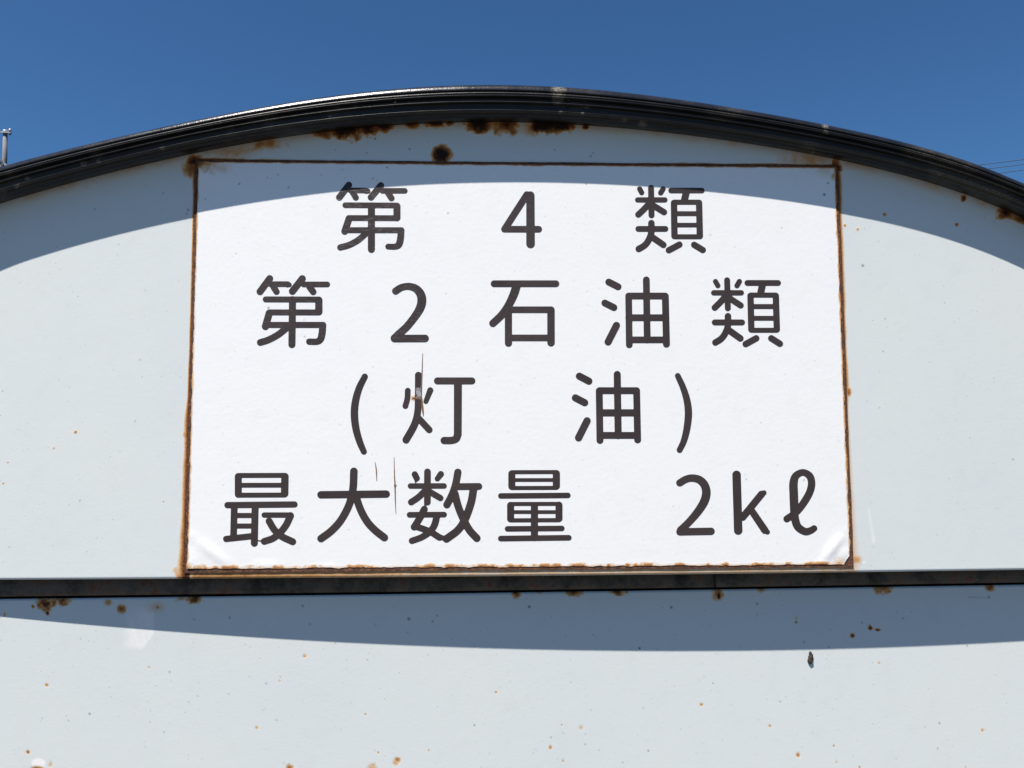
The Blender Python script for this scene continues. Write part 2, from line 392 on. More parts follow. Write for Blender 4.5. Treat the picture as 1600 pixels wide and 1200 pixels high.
# underside return of the bottom hem
V = np.stack([np.tile(cx, 2), np.concatenate([bow(cx)+.0022, bow(cx)+.030]), np.concatenate([zbot(cx), zbot(cx)+.0005])], 1)
make("panel_hem", V, grid_faces(2, len(cx)), M_BAND, tank)

# ------------------------------------------------------------------ recessed strip and lower front panel
ltop_px = np.array([(0, 936), (400, 932.5), (800, 926.5), (1200, 919.5), (1600, 914.5)], float)
tx, _, tz = hit(ltop_px[:, 0], ltop_px[:, 1], lambda x, z: low_y(x)); tfit = np.polyfit(tx, tz, 2)
def zlow(x): return np.polyval(tfit, np.clip(x, tx[0]-.02, tx[-1]+.02))
c2 = np.linspace(X0+.01, X1-.01, 160)
yb = low_y(c2)-.004
rows = [(yb+.004, zbot(c2)+.004), (yb, zbot(c2)+.001), (yb-.0012, zlow(c2)+.010), (yb-.0018, zlow(c2)+.0062), (yb+.001, zlow(c2)+.0030), (yb+.006, zlow(c2)+.0022)]
V = np.concatenate([np.stack([c2, a, b], 1) for a, b in rows])
make("recessed_strip", V, grid_faces(len(rows), len(c2)), M_BAND, tank, True)
V = np.concatenate([np.stack([c2, low_y(c2)+.012, zlow(c2)+.02], 1), np.stack([c2, low_y(c2)+.012, zlow(c2)-.03], 1)])
make("joint_shadow_gap", V, grid_faces(2, len(c2)), M_GAP, tank)
jx = hit([1117.], [908.], lambda x, z: low_y(x)-.006)[0][0]
V, Fc = box(jx-.0006, jx+.0006, float(low_y(jx))-.0065, float(low_y(jx))-.003, float(zlow(jx))+.0035, float(zbot(jx))+.003)
make("strip_joint", V, Fc, M_GAP, tank)

nr = 210
zt = zlow(cx); zl = 1.265
t = np.concatenate([np.linspace(0, 1, nr)[:, None], [[2.0], [7.7]]]); nr += 2
X = np.repeat(cx[None, :], nr, 0)
Z = zt[None, :]*(1-t)+zl*t
Y = low_y(X); px, py = project(X, Y, Z)
edge = np.clip(1-(zt[None, :]-Z)/.0018, 0, 1); Yp = Y+.0018*(1-np.sqrt(np.clip(1-edge**2, 0, 1)))
w1 = fbm(px, py, 14, 41); w2 = fbm(px, py, 5, 51)
rust = 0*px
for b in [(72, 944, 13, .75, 1.3, 1.2), (74, 943, 6, 1.0, 1.4, .8), (97, 938, 10, .75, 1.5, 1.0), (84, 940, 9, .5, 2, 1.0), (52, 948, 4, .6, 1, .5), (189, 951, 10, .66, .9, .6), (189, 950, 4, .75, .9, .6), (169, 941, 6, .4, 1.5), (245, 948, 12, .22, 1.6, .5), (246, 949, 4, .5), (304, 936, 10, .75, 1.7), (74, 958, 4, .8),
          (281, 936, 6, .4, 1.6), (806, 927, 9, .7, 1.1), (843, 924, 5, .4, 1.5), (898, 925, 9, .68, 2.0), (964, 924, 9, .7, 1.8), (1121, 928, 14, .62, .8, .5), (1123, 931, 7, 1.5, .5, .4), (1190, 921, 7, .4, 1.6), (1381, 920, 10, .6, 2.2),
          (1547, 918, 8, .6, 1.3), (1360, 981, 5.5, .8, 1, 1.5), (1359, 976, 2.5, .7, .5, .5), (1371, 984, 2.8, .8, 2.0, .7), (1332, 993.5, 3.8, .7, 1.2, .9), (1244, 972, 3.6, .7, 1), (1244, 966, 4, .25), (7, 961, 5, .4, .6), (58, 1202, 6, .7, 2.2, .4), (79, 1195, 7, .26, .6, 1.2), (452, 1200, 8, .6, .9, .9), (621, 1187, 4.5, .5, 1.2, .8), (618, 1192, 6, .3), (580, 1199, 8, .35, 1.2, 1.4)]:
    rust = blob(rust, *b)
spk_extra = []
for (a, b_, r, s) in [(476, 1025, 5, .36), (476, 1025, 2.4, .6), (438, 1058, 2.4, .34), (437, 1064, 2.4, .34), (73, 1070.5, 4, .62), (44, 1175, 4, .7), (571, 1116, 2.5, .6), (775, 1082, 3, .6), (1096, 1101, 4, .5), (908, 1137, 5, .30), (860, 1168, 4, .55), (880, 1189, 3.6, .34), (924, 1110, 2.6, .25),
                      (1247, 1179.5, 4.6, .58), (1203, 1134.5, 3.2, .5), (1303, 1165.5, 2.6, .6), (1535, 1141, 3.6, .5), (1307, 1191, 3, .3), (1343, 1199, 2.6, .6), (233, 1043, 2.6, .4), (401, 1137, 4, .4), (878, 1133, 2.4, .45), (591, 1176, 2.2, .6), (670, 1172.5, 2, .45), (936, 1173, 2.2, .45), (1509, 1199, 2.2, .6), (1374, 1036, 3, .4)]:
    q = np.hypot(px-a, (py-b_)*(.8+.4*((a*7.3) % 1)))+1.6*(w2-.5); rust = np.maximum(rust, .78*s*np.clip(1.2-q/(r*.85), 0, 1)); spk_extra.append((a, b_, r*.45, s*.8))
spk = 0*px
lst = [(473, 947, 2.2, .8), (484, 975, 2.2, .5), (639, 967, 3, .8), (676, 971, 1.8, .9), (683, 962, 1.6, .8), (637, 988, 1.4, .7), (586, 976, 1.5, .4), (827, 948, 2.6, .9), (1049, 949, 2.3, 1), (1183, 943.5, 2, .9), (999, 1013, 2.3, 1), (927, 992, 1.6, .5), (303, 968, 1.7, .6), (359, 965, 2, .7), (140, 1115.5, 2.2, .75), (107, 1126, 1.6, .5), (66, 1122, 1.3, .5),
       (265, 1050, 2.2, .5), (295, 1097, 1.4, .6), (416, 1068, 2.0, .5), (574, 1031, 1.5, .6), (524, 1005, 1.5, .6), (741, 1133, 1.7, .8), (432, 1125, 1.7, .5), (256, 1144, 1.5, .7), (1027, 1014, 1.4, .4), (1269, 1144, 1.3, .3), (1219, 1096, 1.4, .8), (1468, 1130, 1.8, .8), (1465, 1169.5, 1.6, .7), (1511, 1009, 1.6, .8), (1411, 966, 1.6, .8), (1347, 973, 1.8, .8), (1256, 1003, 2.2, .5), (1295, 1011, 1.4, .9),
       (1545, 933, 2, .9), (1013, 1173, 1.9, .7), (914, 1163, 1.7, .6), (861, 1152, 1.6, .7), (880, 1145, 1.4, .5), (1005, 1106, 1.5, .5), (1114, 1067.5, 1.5, .7), (973, 1191, 1.5, .6), (1401, 956, 1.2, .5), (1183, 962, 1.3, .6), (1156, 1010, 1.3, .6), (357, 1084, 1.6, .45), (309, 1087.5, 1.6, .5), (229, 982, 1.5, .7), (126, 998, 1.5, .4), (1, 1000, 1.3, .4)]
rs = np.random.RandomState(18)
lst += [(rs.uniform(0, 1600), rs.uniform(925, 1200), rs.uniform(.9, 1.5), rs.uniform(.12, .42)) for _ in range(170)]+spk_extra
spk = specks(lst, spk)
q = np.abs((px-1530)+(py-934)*-9)/10; spk = np.maximum(spk, .4*np.clip(1-np.abs(py-(933.6+(px-1530)*.02))/1.2, 0, 1)*(px > 1512)*(px < 1546))
scr = 0*px
# swipe of white paint on the left, and a white chip at the bottom
u = (px-(190+(1020-py)*.35)); vv = (py-955)/66
edge_ = sstep(px, 184+w1*12, 205+w1*8)*sstep(-px, -(242-sstep(py, 985, 1022)*20), -(239-sstep(py, 985, 1022)*20))*sstep(py, 938, 962)*sstep(-py, -1020-(px-225)*.15, -1008)
streak = vnoise(px*1.0-py*.35+300, py*.18, 3.2, 61)*.6+vnoise(px-py*.3+300, py*.1, 9, 62)*.6
scr = np.maximum(scr, edge_*np.clip(.30+streak*.55, 0, .75))
q = np.hypot((px-61)/1.25, py-1193)+4*(w1-.5); scr = np.maximum(scr, .95*sstep(-q, -10, -7)*(py < 1197))
V = np.stack([X, Yp, Z], -1).reshape(-1, 3)
make("lower_front_panel", V, grid_faces(nr, len(cx)), M_PAINT, tank, True, {'rust': np.clip(rust*(1-.0*scr), 0, 1), 'speck': np.clip(spk, 0, 1), 'scrape': np.clip(scr, 0, 1)})
V, Fc = box(X0+.05, X1-.05, .08, 1.1, 0.0, .26)
make("plinth", V, Fc, M_CONC, tank)

# ------------------------------------------------------------------ the sign
sign = empty("notice_sign", "white rectangular sign with black Japanese lettering and rusty edges under the black arch", "sign")
def face_s(x, z): return bow(x)-.0013
def bil(c, u, v):
    c = np.array(c, float)
    return [(c[0, k]*(1-u)+c[1, k]*u)*(1-v)+(c[3, k]*(1-u)+c[2, k]*u)*v for k in (0, 1)]
# rusty backing plate
nu, nv = 220, 140
u, v = np.meshgrid(np.linspace(0, 1, nu), np.linspace(0, 1, nv))
bxp, byp = bil([(305.5, 248.5), (1309, 257.5), (1334, 886.3), (287.8, 895)], u, v)
edg = np.minimum(np.minimum(u, 1-u)*1040, np.minimum(v, 1-v)*630)
bxp = bxp+1.0*(vnoise(byp, bxp, 16, 71)-.5)*(edg < 3); byp = byp+1.0*(vnoise(bxp, byp, 16, 72)-.5)*(edg < 3)
x, y, z = hit(bxp, byp, face_s); y = bow(x)-.0009
fr = np.stack([x, y, z], -1)
ring = np.concatenate([fr[0, :], fr[1:, -1], fr[-1, -2::-1], fr[-2:0:-1, 0]]); rb = ring.copy(); rb[:, 1] += .0012
nf = nu*nv; nr_ = len(ring)
Fr = grid_faces(nv, nu)[:, ::-1]; k = np.arange(nr_); k2 = (k+1) % nr_
Fs = np.stack([nf+k, nf+nr_+k, nf+nr_+k2, nf+k2], 1)
make("backing_plate", np.concatenate([fr.reshape(-1, 3), ring, rb]), np.concatenate([Fr, Fs]), M_RUST, sign)

# white painted face with lifted corners and a ragged edge
FC = [(309, 251.5), (1306, 260.5), (1329.5, 882.0), (292, 889)]
def dent(px, py):
    h = 0*px
    def ridge_(x0, y0, x1, y1, w, a):
        dx, dy = x1-x0, y1-y0; L2 = dx*dx+dy*dy
        t = np.clip(((px-x0)*dx+(py-y0)*dy)/L2, 0, 1)
        q = np.hypot(px-x0-t*dx, py-y0-t*dy)/w
        return a*np.exp(-q*q)*np.sin(np.pi*np.clip(t, .12, .95))
    h = h+ridge_(300, 838, 366, 890, 9, .0016)
    h = h+.0012*np.exp(-(((px-296)/16)**2+((py-880)/20)**2))
    h = h+ridge_(1284, 880, 1320, 832, 8, .0020)
    h = h+.0010*np.exp(-(((px-1318)/9)**2+((py-866)/10)**2))
    h = h+ridge_(400, 882, 440, 883, 6, .0007)+ridge_(505, 885, 530, 885, 5, .0004)
    h = h+.0007*np.exp(-(((px-325)/14)**2+((py-268)/12)**2))+.0005*np.exp(-(((px-1285)/22)**2+((py-272)/10)**2))
    h = h+.00035*(fbm(px, py, 150, 81, 2)-.5)
    return h*.42
nu, nv = 700, 430
u, v = np.meshgrid(np.linspace(0, 1, nu), np.linspace(0, 1, nv))
fx, fy = bil(FC, u, v)
def rag(a, b, s, amp): return amp*(fbm(a, b, s, 91, 4)-.42)
el = np.clip(1-u*1000/5, 0, 1); er = np.clip(1-(1-u)*1000/5, 0, 1); et = np.clip(1-v*630/5, 0, 1); eb = np.clip(1-(1-v)*630/5, 0, 1)
fx = fx+el*rag(fy, 0*fy+5, 9, 4.5)-er*rag(fy, 0*fy+55, 9, 5.5)
fy = fy+et*rag(fx, 0*fx+15, 8, 3.0)-eb*rag(fx, 0*fx+25, 12, 3.0)
# broken-off bottom right corner
ca, cb = np.array([1320., 880.]), np.array([1331., 861.])
nx_, ny_ = (cb-ca)[1], -(cb-ca)[0]; ln = math.hypot(nx_, ny_); nx_, ny_ = nx_/ln, ny_/ln
s = (fx-ca[0])*nx_+(fy-ca[1])*ny_
if (1331-ca[0])*nx_+(884-ca[1])*ny_ < 0: s = -s; nx_, ny_ = -nx_, -ny_
s = np.clip(s, 0, None); fx = fx-s*nx_; fy = fy-s*ny_
x, y, z = hit(fx, fy, face_s); y = y-dent(fx, fy)
px, py = fx, fy; w1 = fbm(px, py, 14, 101); w2 = fbm(px, py, 5, 103)
d_l = px-bil(FC, 0*u, v)[0]; d_r = bil(FC, 0*u+1, v)[0]-px; d_t = py-bil(FC, u, 0*v)[1]; d_b = bil(FC, u, 0*v+1)[1]-py
r_ = (.22+.38*sstep(w1, .45, .65))*np.clip(1-d_b/(2+8*w1), 0, 1)
r_ = np.maximum(r_, np.interp(py, [250, 330, 500, 700, 890], [.7, .5, .30, .38, .42])*np.clip(1-d_l/(1+5*w1), 0, 1))
r_ = np.maximum(r_, np.interp(py, [250, 700, 760, 890], [.6, .5, .38, .32])*np.clip(1-d_r/(1.5+5*w1), 0, 1))
r_ = np.maximum(r_, .8*np.clip(1-d_t/(1.5+4*w1), 0, 1))
rust = r_
for b in [(322, 256, 20, .32, 1.2, 1.0), (345, 262, 12, .18, 1.8, .9), (313, 254, 11, .6, 1.2, .8), (1302, 275, 9, .3, .5), (1290, 266, 14, .14, 1.6), (293, 887, 10, .32, 1.4, .8), (312, 888, 9, .35, 2.4, .9), (298, 730, 5, .3, .6), (1312, 880, 10, .3, 1.4, 1), (1328, 862, 6, .4, .5), (657, 623, 4, .3, 1, .6), (647, 622, 5, .35, 1.5, .7)]:
    rust = blob(rust, *b)
spk = 0*px
lst = [(434, 273, 1.8, .5), (374, 287, 2, .7), (418, 277.5, 1.7, .5), (451, 293, 2, .6), (605, 261.5, 1.8, .8), (582, 279, 1.6, .6), (1294, 286, 2, .8), (1288, 304, 2.6, .95), (700, 333, 1.7, .7), (583, 279.5, 1.5, .5), (589, 281, 1.3, .5), (535, 265, 1.4, .5), (502, 273, 1.5, .5), (321, 311, 1.7, .6), (368.5, 396, 1.5, .5), (1165, 261, 1.5, .5), (419.5, 481, 2.2, .8), (476, 526, 1.8, .6), (475, 500, 1.8, .35), (613, 525, 1.8, .3), (1221, 356, 1.8, .4), (1166, 749, 1.8, .45), (1164, 742, 1.5, .3), (1256, 750, 2.2, .45), (1110, 367, 2, .35), (349, 758, 1.4, .5), (583, 573, 1.4, .5), (1196, 800, 1.6, .3), (703, 815, 1.4, .4), (697, 459, 1.8, .3), (1065, 837, 1.5, .3)]
rs = np.random.RandomState(28)
lst += [(rs.uniform(300, 1320), rs.uniform(262, 880), rs.uniform(.9, 1.6), rs.uniform(.08, .30)) for _ in range(170)]
spk = specks(lst, spk)
V = np.stack([x, y, z], -1).reshape(-1, 3)
make("sign_face", V, grid_faces(nv, nu)[:, ::-1], M_WHITE, sign, True, {'rust': np.clip(rust, 0, 1), 'speck': np.clip(spk, 0, 1), 'scrape': 0*spk})

# ------------------------------------------------------------------ lettering: rounded strokes joined into one outline per character
def spline(pts, n=8):
    P = [np.array(p, float) for p in pts]; out = []
    Q = [2*P[0]-P[1]]+P+[2*P[-1]-P[-2]]
    for k in range(1, len(Q)-2):
        for s in range(n):
            t = s/n
            out.append(.5*((2*Q[k])+(-Q[k-1]+Q[k+1])*t+(2*Q[k-1]-5*Q[k]+4*Q[k+1]-Q[k+2])*t*t+(-Q[k-1]+3*Q[k]-3*Q[k+1]+Q[k+2])*t**3))
    out.append(P[-1]); return out
def glyph(name, ox, oy, sc, strokes, step=.8, lift=.00012, material=None, parent=None, wear=0.0, curve_at=3):
    segs = []
    for st in strokes:
        pts, hw = st[0], st[1]
        hw = list(hw) if isinstance(hw, (list, tuple)) else [hw]*len(pts)
        if len(hw) != len(pts): hw = list(np.interp(np.linspace(0, 1, len(pts)), np.linspace(0, 1, len(hw)), hw))
        P = [(ox+a/sc, oy+b/sc, h/sc) for (a, b), h in zip(pts, hw)]
        if len(P) >= curve_at: P = [tuple(q) for q in spline(P)]
        segs += list(zip(P[:-1], P[1:]))
    A = np.array([s[0] for s in segs]); B = np.array([s[1] for s in segs])
    mx = max(A[:, 2].max(), B[:, 2].max())+2
    x0, x1 = min(A[:, 0].min(), B[:, 0].min())-mx, max(A[:, 0].max(), B[:, 0].max())+mx
    y0, y1 = min(A[:, 1].min(), B[:, 1].min())-mx, max(A[:, 1].max(), B[:, 1].max())+mx
    gx = np.arange(x0, x1+step, step); gy = np.arange(y0, y1+step, step)
    GX, GY = np.meshgrid(gx, gy); Dm = np.full(GX.shape, 1e9)
    for a, b in zip(A, B):
        dx, dy = b[0]-a[0], b[1]-a[1]; L2 = dx*dx+dy*dy+1e-12
        t = np.clip(((GX-a[0])*dx+(GY-a[1])*dy)/L2, 0, 1)
        Dm = np.minimum(Dm, np.hypot(GX-a[0]-t*dx, GY-a[1]-t*dy)-(a[2]+t*(b[2]-a[2])))
    Dm = np.where(np.abs(Dm) < 1e-4, 1e-4, Dm)
    vid = {}; V = []; Fc = []; rim = []
    def vert(k, p_):
        if k not in vid: vid[k] = len(V); V.append(p_)
        return vid[k]
    ins = Dm < 0; ny, nx = Dm.shape
    cnt = ins[:-1, :-1].astype(int)+ins[:-1, 1:]+ins[1:, 1:]+ins[1:, :-1]
    for j, i in zip(*np.nonzero(cnt)):
        c = [(j, i), (j, i+1), (j+1, i+1), (j+1, i)]; poly_ = []; cr = []
        for q in range(4):
            a, b = c[q], c[(q+1) % 4]
            if ins[a]: poly_.append(vert(a, (gx[a[1]], gy[a[0]])))
            if ins[a] != ins[b]:
                t = Dm[a]/(Dm[a]-Dm[b])
                k = (min(a, b), max(a, b), 'e')
                w = vert(k, (gx[a[1]]*(1-t)+gx[b[1]]*t, gy[a[0]]*(1-t)+gy[b[0]]*t)); poly_.append(w); cr.append(w)
        if len(poly_) >= 3: Fc.append(tuple(poly_))
        if len(cr) == 2: rim.append((cr[0], cr[1]))
    V = np.array(V); n = len(V)
    px, py = V[:, 0], V[:, 1]
    x, y, z = hit(px, py, face_s); y = y-dent(px, py)
    top = np.stack([x, y-lift, z], 1); bot = np.stack([x, y+.0001, z], 1)
    Fc += [(a, b, b+n, a+n) for a, b in rim]
    wr = wear*np.clip(1.2-.5*sstep(px-(ox+60), 0, 60), 0, 1)*sstep(fbm(px, py, 25, 131), .3, .6)
    bare = np.clip(1.3-np.hypot((px-654.5)/5.0, (py-614.5)/9.0)-.9*(vnoise(px, py, 2.2, 133)-.3), 0, 1)*(py < 624)
    o = make(name, [tuple(v_) for v_ in np.concatenate([top, bot])], Fc, material or M_INK, parent or sign, False,
             {'wear': np.tile(wr, 2), 'bare': np.tile(np.clip(bare*1.5, 0, 1), 2)})
    return o
S1 = 9.229; S3 = 8.0; S4 = 8.571
dai1 = [([(277, 130), (140, 308)], 48), ([(300, 208), (530, 210), ], 40), ([(530, 215), (552, 218)], [43, 37]), ([(335, 240), (378, 312)], 44), ([(740, 137), (597, 307)], 48), ([(760, 214), (1085, 214)], 40), ([(845, 250), (892, 320)], 45),
        ([(226, 421), (972, 425)], 41), ([(971, 436), (971, 602)], 51), ([(275, 606), (972, 608)], 42), ([(280, 614), (218, 798)], 50), ([(255, 781), (1037, 782)], 43), ([(1032, 790), (1022, 900), (1000, 985), (950, 1018), (845, 1018)], [48, 50, 50, 44, 42]),
        ([(603, 430), (603, 1058)], 51), ([(520, 830), (410, 925), (280, 995), (155, 1030)], 46)]
dai2 = [([(290, 140), (150, 330)], 50), ([(300, 221), (550, 221)], 41), ([(550, 226), (570, 229)], [44, 37]), ([(345, 262), (388, 330)], 46), ([(760, 142), (617, 325)], 51), ([(780, 225), (1120, 225)], 41), ([(865, 262), (917, 332)], 48),
        ([(232, 441), (1000, 443)], 43), ([(998, 452), (998, 618)], 53), ([(285, 628), (1000, 629)], 43), ([(283, 640), (228, 832)], 52), ([(245, 809), (1062, 809)], 44), ([(1055, 818), (1045, 930), (1022, 1015), (970, 1050), (860, 1050)], [50, 52, 50, 46, 46]),
        ([(619, 445), (610, 1092)], 51), ([(530, 855), (410, 950), (270, 1025), (155, 1062)], 49)]
rui1 = [([(180, 187), (208, 240)], 38), ([(343, 172), (350, 566)], 43), ([(517, 187), (482, 243)], 38), ([(150, 345), (543, 345)], 38), ([(325, 385), (245, 475), (160, 556)], 45), ([(350, 410), (530, 521)], 45),
        ([(348, 680), (346, 820), (305, 930), (250, 1000), (166, 1052)], 47), ([(160, 763), (550, 763)], 42), ([(365, 885), (520, 992)], 47), ([(632, 210), (1076, 210)], 40), ([(850, 240), (822, 360)], 51),
        ([(674, 388), (681, 866)], 46), ([(1036, 388), (1047, 866)], 46), ([(674, 378), (1036, 378)], 37), ([(680, 543), (1040, 543)], 35), ([(680, 708), (1040, 708)], 33), ([(684, 876), (1047, 876)], 36), ([(752, 989), (600, 1070)], 46), ([(965, 992), (1089, 1067)], 46)]
rui2 = [([(165, 183), (200, 243)], 37), ([(333, 165), (343, 568)], 43), ([(510, 183), (475, 243)], 38), ([(140, 346), (537, 346)], 39), ([(315, 390), (240, 475), (155, 560)], 46), ([(350, 412), (528, 528)], 45),
        ([(345, 683), (343, 825), (302, 935), (245, 1010), (164, 1062)], 47), ([(155, 773), (548, 773)], 43), ([(365, 890), (523, 1003)], 48), ([(625, 204), (1067, 204)], 42), ([(840, 240), (815, 360)], 51),
        ([(670, 390), (682, 875)], 46), ([(1035, 390), (1050, 873)], 46), ([(672, 379), (1035, 379)], 37), ([(675, 544), (1040, 544)], 36), ([(680, 713), (1045, 713)], 35), ([(684, 886), (1050, 886)], 36), ([(752, 1002), (601, 1085)], 47), ([(970, 1002), (1093, 1080)], 47)]
glyph("kanji", 515, 275, S1, dai1, wear=1.0)
glyph("numeral", 770, 275, S1, [([(492, 272), (540, 280)], [48, 60]), ([(490, 270), (171, 765)], [50, 50]), ([(542, 282), (544, 980)], [60, 62]), ([(168, 767), (662, 768)], 48)], wear=.2)
glyph("kanji", 980, 275, S1, rui1, wear=.1)
glyph("kanji", 390, 420, S1, dai2, wear=.5)
glyph("numeral", 590, 425, S1, [([(260, 275), (340, 225), (440, 207), (545, 235), (615, 310), (638, 405), (615, 515), (540, 640), (420, 790), (310, 890), (243, 955)], [52, 51, 51, 56, 62, 65, 63, 58, 56, 56, 56]), ([(243, 960), (685, 958)], 55)], wear=.5)
glyph("kanji", 755, 425, S1, [([(157, 169), (1048, 169)], 49), ([(480, 200), (440, 325), (365, 480), (270, 615), (140, 740)], [62, 62, 58, 56, 54]), ([(363, 560), (364, 1026)], 52), ([(380, 544), (978, 544)], 48), ([(977, 549), (978, 1020)], 54), ([(363, 950), (978, 950)], 48)], wear=.15)
glyph("kanji", 925, 425, S1, [([(242, 145), (375, 212)], 50), ([(185, 447), (315, 512)], 50), ([(352, 770), (232, 1008)], 52), ([(783, 113), (796, 980)], 49), ([(528, 345), (537, 1050)], 48), ([(1057, 350), (1073, 1040)], 50), ([(530, 346), (1055, 346)], 49), ([(530, 659), (1065, 659)], 49), ([(535, 978), (1070, 978)], 48)], wear=.05)
glyph("kanji", 1100, 420, S1, rui2, wear=.05)
glyph("bracket", 520, 570, S3, [([(400, 148), (330, 290), (285, 450), (270, 610), (288, 790), (335, 960), (388, 1085)], [39, 43, 46, 47, 46, 43, 38])])
glyph("kanji", 610, 570, S3, [([(217, 323), (212, 420), (187, 515)], 36), ([(498, 318), (443, 458)], [38, 31]), ([(350, 130), (348, 400), (340, 590), (300, 750), (196, 938)], [43, 43, 43, 46, 46]), ([(340, 655), (485, 812)], 42), ([(588, 201), (1018, 201)], 44), ([(844, 240), (842, 870)], [50, 49]), ([(842, 868), (820, 925), (760, 945), (672, 946)], [49, 46, 46, 46])], wear=.1)
glyph("kanji", 880, 570, S3, [([(202, 142), (320, 204)], 45), ([(152, 413), (268, 473)], 45), ([(298, 700), (192, 912)], 46), ([(675, 120), (687, 885)], 44), ([(450, 325), (459, 945)], 43), ([(917, 325), (930, 938)], 43), ([(453, 323), (917, 323)], 43), ([(455, 600), (920, 600)], 45), ([(458, 882), (928, 882)], 43)])
glyph("bracket", 1000, 570, S3, [([(472, 138), (540, 290), (588, 450), (605, 610), (587, 790), (548, 950), (495, 1065)], [36, 40, 44, 46, 44, 40, 37])])
glyph("kanji", 340, 725, S4, [([(277, 167), (277, 405)], 47), ([(902, 168), (898, 396)], 50), ([(277, 153), (902, 151)], 33), ([(277, 284), (900, 283)], 32), ([(277, 417), (898, 415)], 33), ([(132, 550), (1030, 541)], 42), ([(224, 560), (213, 985)], 45), ([(503, 560), (492, 1060)], 47),
      ([(224, 689), (500, 689)], 34), ([(220, 830), (498, 830)], 34), ([(115, 1003), (470, 965)], 42), ([(624, 683), (978, 683)], 36), ([(976, 692), (915, 820), (830, 925), (740, 995), (625, 1036)], [48, 47, 46, 46, 46]), ([(600, 1035), (545, 1026)], [12, 7]), ([(690, 765), (760, 880), (860, 970), (1005, 1040)], 47)], wear=.0)
glyph("kanji", 485, 725, S4, [([(142, 412), (1015, 402)], 50), ([(582, 98), (570, 330), (520, 540), (410, 750), (280, 895), (143, 998)], 51), ([(610, 440), (680, 630), (770, 785), (875, 895), (990, 985)], 51)], wear=.05)
glyph("kanji", 625, 725, S4, [([(198, 138), (224, 190)], 42), ([(222, 200), (208, 240)], [36, 12]), ([(368, 105), (366, 510)], 45), ([(340, 520), (340, 545)], 18), ([(547, 135), (500, 197)], [42, 36]), ([(140, 294), (590, 293)], 37), ([(330, 365), (245, 445), (150, 510)], 44), ([(395, 370), (540, 455)], 42),
      ([(325, 605), (270, 715), (190, 843)], 47), ([(128, 680), (590, 677)], 38), ([(492, 700), (462, 815), (400, 905), (290, 980), (160, 1028)], [46, 46, 45, 43, 43]), ([(225, 840), (400, 905), (527, 983)], 44), ([(527, 983), (590, 990)], [44, 30]),
      ([(775, 110), (745, 270), (695, 415), (628, 545)], 49), ([(770, 303), (1055, 300)], 46), ([(985, 330), (950, 520), (870, 740), (775, 885), (622, 1002)], 52), ([(735, 400), (780, 570), (850, 740), (930, 885), (1028, 993)], 51)], wear=.1)
glyph("kanji", 765, 725, S4, [([(297, 130), (297, 300)], 47), ([(894, 128), (894, 295)], 48), ([(297, 109), (894, 107)], 27), ([(297, 214), (894, 213)], 25), ([(297, 321), (894, 319)], 27), ([(150, 427), (1048, 420)], 37), ([(281, 553), (281, 735)], 47), ([(929, 550), (929, 730)], 47), ([(281, 535), (929, 533)], 27), ([(281, 643), (929, 643)], 25), ([(281, 754), (929, 751)], 28),
      ([(600, 570), (600, 985)], 48), ([(240, 868), (967, 862)], 37), ([(150, 998), (1060, 987)], 38)], wear=.0)
glyph("numeral", 1040, 725, S4, [([(190, 252), (270, 205), (355, 188), (450, 210), (520, 280), (545, 385), (515, 505), (430, 640), (310, 780), (200, 885)], [49, 49, 50, 53, 56, 58, 58, 54, 50, 50]), ([(192, 908), (608, 901)], 50)])
glyph("letter", 1150, 725, S4, [([(7, 145), (29, 890)], 57), ([(90, 712), (340, 405), (375, 385)], [48, 48, 34]), ([(216, 635), (385, 885), (420, 910)], [47, 50, 34])], curve_at=9)
glyph("letter", 1150, 725, S4, [([(680, 735), (800, 650), (905, 520), (985, 380), (1012, 260), (985, 160), (895, 112), (800, 160), (770, 260), (773, 400), (780, 600), (787, 720), (828, 840), (925, 904), (1000, 890), (1045, 862)], [46, 48, 50, 50, 50, 49, 45, 50, 57, 58, 57, 55, 53, 50, 46, 43])])
# rusty cracks in the paint
for pts, hw in [([(660.5, 552), (659.5, 580), (658.8, 600), (658.6, 620)], [.35, .8, .9, .7]), ([(659, 622), (660.5, 640), (661.5, 650)], [.9, 1.5, .5]), ([(643.5, 623.5), (648, 621.5), (654, 622.5), (658.5, 623)], [.3, 1.0, 1.3, 1.0]),
                ([(586, 722), (588, 735), (588.6, 751)], [.4, .9, .4]), ([(615.7, 714), (616.4, 745), (617.2, 757), (617.6, 780), (618.6, 803)], [.3, .8, 1.0, .8, .3]), ([(615.7, 757), (617, 762), (619.5, 757.5)], [.4, .5, .4])]:
    glyph("crack", 0, 0, 1.0, [(pts, hw)], step=.35, lift=.0002, material=M_CRACK)

# ------------------------------------------------------------------ cocoon stuck on the lower panel
cxp, cyp, czp = [float(a[0]) for a in hit([1265.5], [1027.5], lambda x, z: low_y(x))]
V = []; Fc = []; nr_, ns = 16, 14; rs = np.random.RandomState(3)
for a in range(nr_+1):
    t = a/nr_; r = .0021*(1-abs(2*t-1)**3.5)**.6*(.72+.4*t)+.0002
    for b in range(ns):
        w = 2*math.pi*b/ns; k = r*(1+.55*(rs.rand()-.5))
        V.append((cxp+k*math.cos(w)+.0005*math.sin(t*5), cyp-.0008+.6*k*math.sin(w), czp+.0060*(1-2*t)))
for a in range(nr_):
    for b in range(ns): Fc.append((a*ns+b, a*ns+(b+1) % ns, (a+1)*ns+(b+1) % ns, (a+1)*ns+b))
Fc += [tuple(range(ns))[::-1], tuple(range(nr_*ns, (nr_+1)*ns))]
coc = make("insect_cocoon", V, Fc, M_COCOON); tag(coc, "small dark brown elongated cocoon stuck upright to the pale lower panel just under the shadow", "cocoon")

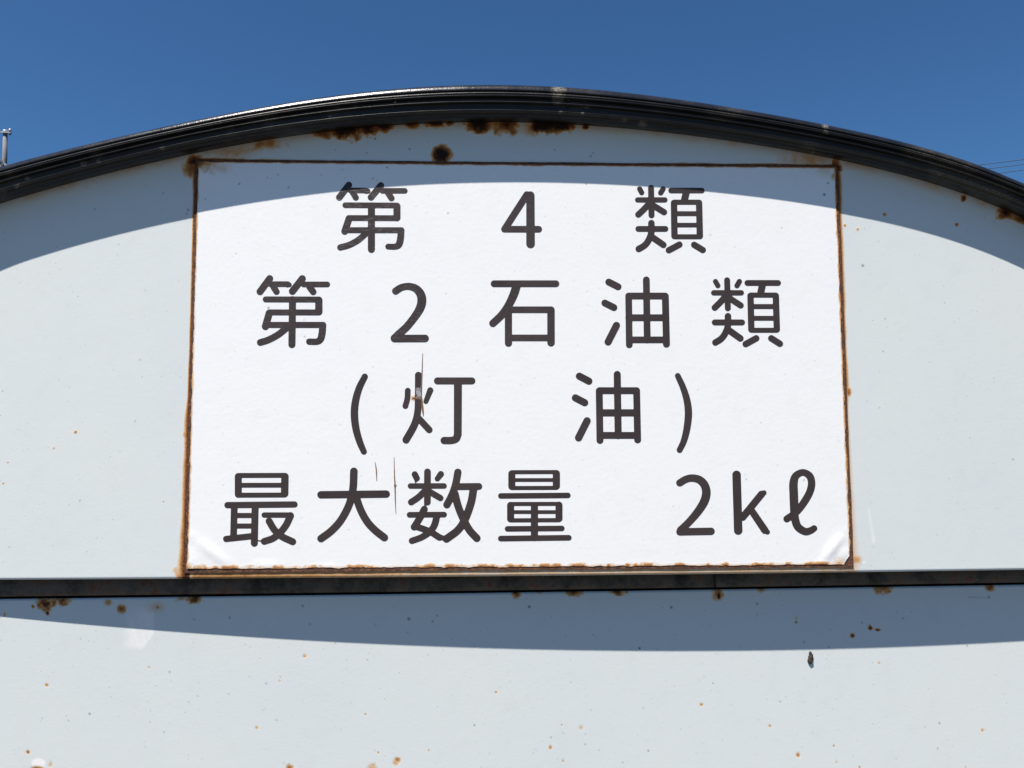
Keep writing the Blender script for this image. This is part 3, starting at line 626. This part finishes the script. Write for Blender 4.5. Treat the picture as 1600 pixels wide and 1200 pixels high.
# ------------------------------------------------------------------ ground
V, Fc = [(-600, -600, 0), (600, -600, 0), (600, 600, 0), (-600, 600, 0)], [(0, 1, 2, 3)]
g = make("ground", V, Fc, M_CONC); g['kind'] = 'structure'

# ------------------------------------------------------------------ utility pole far behind, left
def at(px, py, Y): return np.array([float(a) for a in hit(px, py, lambda x, z: Y+0*x)])
PY = 28.0
pole = empty("utility_pole", "distant light grey utility pole rising behind the left end of the black arch", "pole")
top = at(8.3, 207, PY); low = at(7.0, 257, PY)
V, Fc = tube([(low[0]-.08, PY, 0), low, top], [.12, .088, .078], 14); make("shaft", V, Fc, M_POLE, pole, True)
V, Fc = tube([top+np.array([0, 0, -.02]), top+np.array([0, 0, .09])], [.10, .085], 12); make("pole_cap", V, Fc, M_PORC, pole, True)
V, Fc = box(top[0]-.36, top[0]+.28, PY-.12, PY-.06, top[2]-.06, top[2]-.005); make("crossarm", V, Fc, M_STEEL, pole)
for dx in (-.26, .23):
    V, Fc = tube([(top[0]+dx, PY-.09, top[2]-.13), (top[0]+dx, PY-.09, top[2]-.10), (top[0]+dx, PY-.09, top[2]-.06)], [.035, .055, .05], 10); make("insulator_pin", V, Fc, M_CABLE, pole, True)
    V, Fc = tube([(top[0]+dx, PY-.09, top[2]-.004), (top[0]+dx, PY-.09, top[2]+.03), (top[0]+dx, PY-.09, top[2]+.07), (top[0]+dx, PY-.09, top[2]+.12)], [.045, .06, .04, .03], 10); make("insulator", V, Fc, M_PORC, pole, True)
dc = at(-6, 266, PY-.4)
V, Fc = tube([dc+np.array([0, -.25, 0]), dc+np.array([0, .35, 0])], .40, 24); make("transformer_drum", V, Fc, M_PORC, pole, True)
ring_ = [dc+np.array([.43*math.cos(a), -.28, .43*math.sin(a)]) for a in np.linspace(0, 2*math.pi, 33)]
V, Fc = tube(ring_, .05, 8); make("drum_rim", V, Fc, M_CABLE, pole, True)

# ------------------------------------------------------------------ power lines, right
lines = [((1530, 257.5), (1600, 249.5), "highest of three thin cables in the sky behind the arch"),
         ((1545, 263.5), (1600, 257.0), "middle one of three thin cables in the sky behind the arch"),
         ((1562, 270.5), (1600, 265.5), "lowest of three thin cables in the sky behind the arch")]
for k, (a, b, lab) in enumerate(lines):
    A = at(*a, 26.0); B = at(*b, 26.0); d = (B-A)/(B-A)[0]
    pts = [A+d*s+np.array([0, 0, .0035*s*s]) for s in np.linspace(-14, 9, 30)]
    V, Fc = tube(pts, .014, 6)
    o = make("power_line", V, Fc, M_CABLE, None, True); tag(o, lab, "cable", "power lines")
